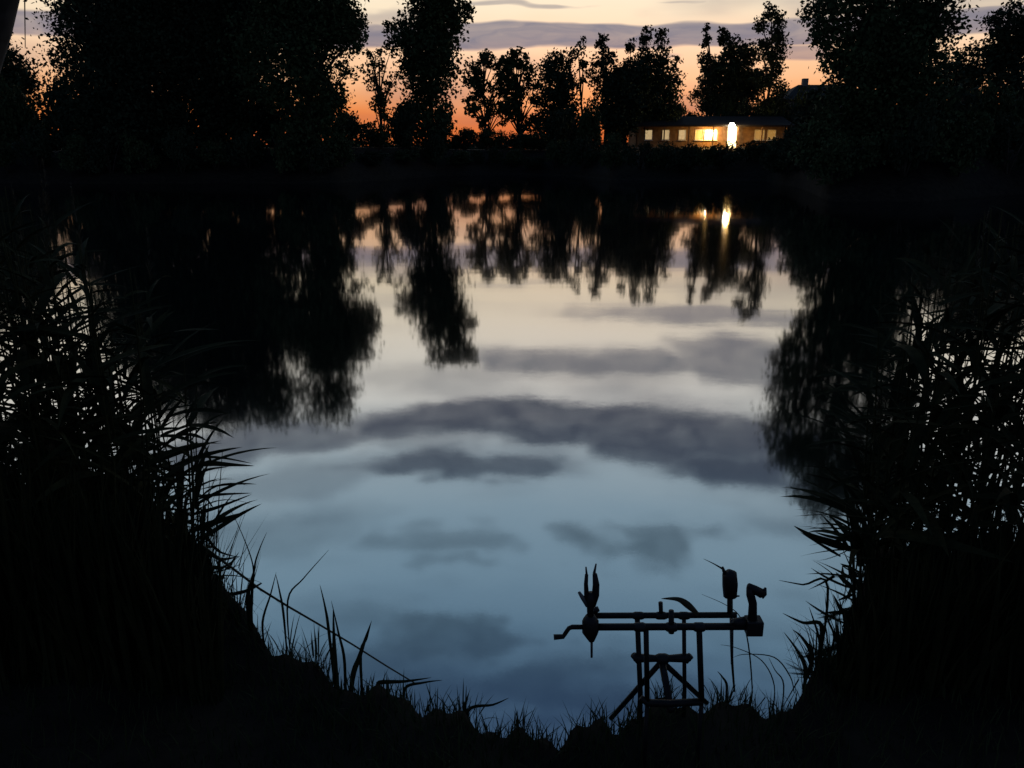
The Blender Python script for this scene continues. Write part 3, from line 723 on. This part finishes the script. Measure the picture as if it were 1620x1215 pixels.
def f_bed(side):
    def f():
        px = random.uniform(-160, 318) if side < 0 else random.uniform(1362, 1790)
        D = random.uniform(2.2, 3.9)
        x = at(px, 800, D)[0].x
        topy = np.interp(px, [-160, 150, 250, 318], [660, 690, 750, 860]) if side < 0 else np.interp(px, [1362, 1390, 1450, 1800], [960, 900, 830, 780])
        zt_ = at(px, topy + abs(random.gauss(0, 80)), D)[0].z
        h = zt_ - gz1(x, D)
        return (x, D, min(h, 1.6)) if h > .05 else None
    return f
blade_field(4200, f_bed(-1), .85, 1.1, .022, 'reed_undergrowth', M['reed'], 'dense dark reed undergrowth on the crank-handle side of the rod pod', 'undergrowth', .28)
blade_field(4200, f_bed(1), .85, 1.1, .022, 'reed_undergrowth', M['reed'], 'dense dark reed undergrowth on the bite-alarm side of the rod pod', 'undergrowth', .28)

# ------------------------------------------------------------------ single blades that stand out at the bank edge
def blade_px(name, pth, D0, D1, wpx, label, cat, group=None, m='reed', stalk=False, root=None):
    n = len(pth)
    P3 = [at(a, b, D0 + (D1 - D0) * i / (n - 1)) for i, (a, b) in enumerate(pth)]
    if root is not None and P3[0][0].z > root.z: P3.insert(0, (Vector((P3[0][0].x * .6 + root.x * .4, P3[0][0].y, root.z - .02)), P3[0][1])); n += 1
    s_ = P3[0][1]; o0 = P3[0][0]
    if stalk:
        mb = MB().tube([p - o0 for p, _ in P3], [wpx * s_ * .5 * (1 - .55 * i / (n - 1)) for i in range(n)], 6); me = mb.mesh(name)
    else:
        q = []; fine = []
        for i in range(n - 1):
            a0, a1, a2, a3 = (P3[max(0, min(n - 1, i + k))][0] for k in (-1, 0, 1, 2))
            for k in range(5):
                t = k / 5
                fine.append(.5 * ((2 * a1) + (a2 - a0) * t + (2 * a0 - 5 * a1 + 4 * a2 - a3) * t * t + (3 * a1 - a0 - 3 * a2 + a3) * t ** 3))
        fine.append(P3[-1][0]); nf = len(fine); prev = None
        for i, p in enumerate(fine):
            f = i / (nf - 1); w = wpx * s_ * .5 * (.5 + 1.6 * f if f < .3 else .98 * (1 - ((f - .3) / .7) ** 1.4)) + .0004
            t = (fine[min(i + 1, nf - 1)] - fine[max(i - 1, 0)]).normalized(); sd = t.cross(Vector((.15, .8, -.5))).normalized(); up = sd.cross(t)
            cur = (p - o0 - sd * w + up * w * .3, p - o0, p - o0 + sd * w + up * w * .3)
            if prev: q += [(prev[0], prev[1], cur[1], cur[0]), (prev[1], prev[2], cur[2], cur[1])]
            prev = cur
        me = quads_mesh(name, [[tuple(v) for v in x] for x in q])
    o = link(name, me, m=M[m], loc=o0)
    if label: tag(o, label, cat, group)
    return o
# a few reeds at the very edge whose long leaves reach out over the water
def edge_reed(stem_px, leaves_px, D, label):
    pb_ = at(*stem_px[0], D)[0]
    e = empty('reed', (pb_.x, D, gz1(pb_.x, D)), label, 'reed'); o0 = Vector(e.location)
    st = MB().tube([Vector((0, 0, -.05))] + [at(a, b, D)[0] - o0 for a, b in stem_px], [.0055] * len(stem_px) + [.003], 6).build('stem', M['reed'], e)
    for pth, w in leaves_px:
        l = blade_px('leaf', pth, D, D + random.uniform(-.15, .15), w, None, None); l.location = Vector(l.location) - o0; l.parent = e
edge_reed([(304, 900), (306, 780), (300, 660)], [([(305, 738), (330, 733), (365, 735), (402, 737)], 9), ([(306, 722), (350, 724), (398, 733)], 4), ([(306, 786), (350, 782), (398, 780)], 5), ([(300, 815), (345, 802), (398, 782)], 6),
    ([(300, 840), (340, 826), (388, 810)], 12), ([(308, 765), (322, 745), (362, 738)], 6)], 2.8, 'reed at the bank edge with long leaves pointing out over the water')
edge_reed([(1352, 960), (1350, 880), (1338, 800)], [([(1352, 870), (1320, 860), (1285, 848), (1256, 832)], 13), ([(1330, 880), (1300, 862), (1266, 842)], 5), ([(1345, 855), (1310, 848), (1290, 842)], 5), ([(1350, 930), (1335, 918), (1322, 905)], 8), ([(1350, 940), (1338, 945), (1325, 950)], 5)],
    2.7, 'reed on the bank with one broad blade slanting over the water')
blade_px('bent_reed_stalk', [(318, 862), (365, 897), (410, 931), (455, 959), (505, 988), (560, 1021), (612, 1054), (655, 1080)], 2.75, 2.25, 4.2, 'long thin bent stalk sloping down along the bank edge', 'reed', stalk=True, m='dry')
GB = 'grass blades standing at the bank edge'
EDGE = [([(395, 985), (398, 930), (400, 895), (385, 850), (362, 800)], 3, 2.6), ([(398, 960), (402, 900), (410, 870), (422, 842)], 4, 2.6), ([(392, 960), (394, 930), (402, 900)], 8, 2.6),
        ([(415, 985), (428, 940), (437, 905)], 4, 2.5), ([(448, 970), (442, 935), (436, 908)], 4, 2.5), ([(455, 950), (480, 915), (520, 870)], 3, 2.5),
        ([(530, 1060), (528, 1010), (527, 960)], 9, 2.35), ([(520, 1000), (514, 960), (506, 925)], 5, 2.4), ([(545, 1050), (535, 1000), (524, 950)], 5, 2.35),
        ([(557, 1075), (568, 1040), (578, 1010), (588, 982)], 9, 2.3), ([(570, 1040), (580, 1010), (587, 985)], 5, 2.3), ([(600, 1080), (640, 1078), (682, 1072)], 7, 2.25),
        ([(640, 1090), (670, 1080), (700, 1076)], 5, 2.25), ([(740, 1125), (780, 1115), (805, 1104)], 5, 2.2), ([(735, 1120), (738, 1108), (742, 1095)], 6, 2.2),
        ([(322, 880), (350, 885), (380, 880)], 8, 2.7), ([(318, 850), (345, 872), (378, 882)], 6, 2.7), ([(330, 905), (352, 898), (376, 882)], 8, 2.7)]
def sedge(items, label, group):
    """blades that grow from one spot are one plant"""
    plants = []
    for pth, w, D in items:
        for p in plants:
            if abs(p[0][0][0][0] - pth[0][0]) < 28 and abs(p[0][2] - D) < .08: p.append((pth, w, D)); break
        else: plants.append([(pth, w, D)])
    for p in plants:
        x = at(*p[0][0][0], p[0][2])[0].x; D = p[0][2]
        e = empty('sedge_plant', (x, D, gz1(x, D)), label + {1: ' with a single blade', 2: ' with two blades'}.get(len(p), ' with several blades'), 'sedge', group); o0 = Vector(e.location)
        for pth, w, D in p:
            l = blade_px('blade', pth, D, D + .06, w, None, None, root=o0); l.location = Vector(l.location) - o0; l.parent = e
sedge(EDGE, 'thin sedge at the bank edge on the crank-handle side', GB)
GR = 'grass blades at the bank edge beyond the bite alarm'
EDR = [([(1275, 1060), (1262, 1030), (1240, 1000)], 7, 2.3), ([(1285, 1040), (1270, 1010), (1254, 996)], 7, 2.35), ([(1300, 990), (1270, 985), (1238, 970)], 7, 2.4), ([(1310, 930), (1270, 925), (1232, 918)], 4, 2.5),
       ([(1340, 980), (1328, 960), (1318, 940)], 10, 2.5), ([(1250, 1070), (1225, 1040), (1180, 1035), (1160, 1040)], 1.8, 2.3), ([(1240, 1085), (1226, 1060), (1216, 1040)], 2, 2.25),
       ([(1150, 1085), (1142, 1070), (1135, 1062)], 4, 2.2), ([(1225, 1085), (1205, 1045), (1165, 1025), (1140, 1020)], 1.6, 2.3), ([(1190, 1090), (1184, 1020), (1172, 978), (1150, 958), (1110, 940)], 2, 2.2), ([(1300, 1050), (1296, 1010), (1280, 960)], 5, 2.4), ([(1320, 1010), (1310, 980), (1305, 940)], 4, 2.4)]
sedge(EDR, 'thin sedge at the bank edge on the bite-alarm side', GR)
blade_px('dry_reed_frond', [(1105, 973), (1088, 957), (1072, 948), (1046, 947)], FD - .03, FD - .03, 11, 'curled dry reed leaf lying over the far crossbar of the rod pod', 'leaf', m='dry')
blade_px('bent_sedge', [(1162, 1095), (1158, 1040), (1157, 980), (1156, 925), (1148, 905), (1133, 894), (1113, 884)], 2.15, 2.15, 5, 'single sedge bending over the bite alarm', 'grass')
# fuzzy grass tufts where the bank drops to the water
for px, py, D, hgt, n in ((500, 1040, 2.42, .13, 30), (450, 1000, 2.5, .12, 26), (560, 1075, 2.32, .12, 22), (1290, 1070, 2.35, .13, 36), (1335, 1025, 2.45, .17, 40), (1150, 1100, 2.2, .09, 26), (1230, 1090, 2.25, .13, 30), (730, 1125, 2.18, .08, 22), (1310, 1080, 2.3, .16, 36), (370, 930, 2.7, .14, 26)):
    x = at(px, py, D)[0].x; z = gz1(x, D); q = []
    for k in range(n):
        a = random.uniform(0, 6.28); l = random.uniform(.1, .7); r = random.uniform(0, .06)
        q += blade_quads((math.cos(a) * r, math.sin(a) * r, -.02), (math.cos(a) * l, math.sin(a) * l, 1), hgt * random.uniform(.6, 1.3), .006, random.uniform(.2, 1.2), 4)
    o = link('grass_tuft', quads_mesh('grass_tuft', [[tuple(v) for v in x_] for x_ in q]), m=M['grass'], loc=(x, D, z))
    tag(o, 'small fuzzy grass tuft where the bank drops to the water', 'grass', 'grass tufts along the bank edge')
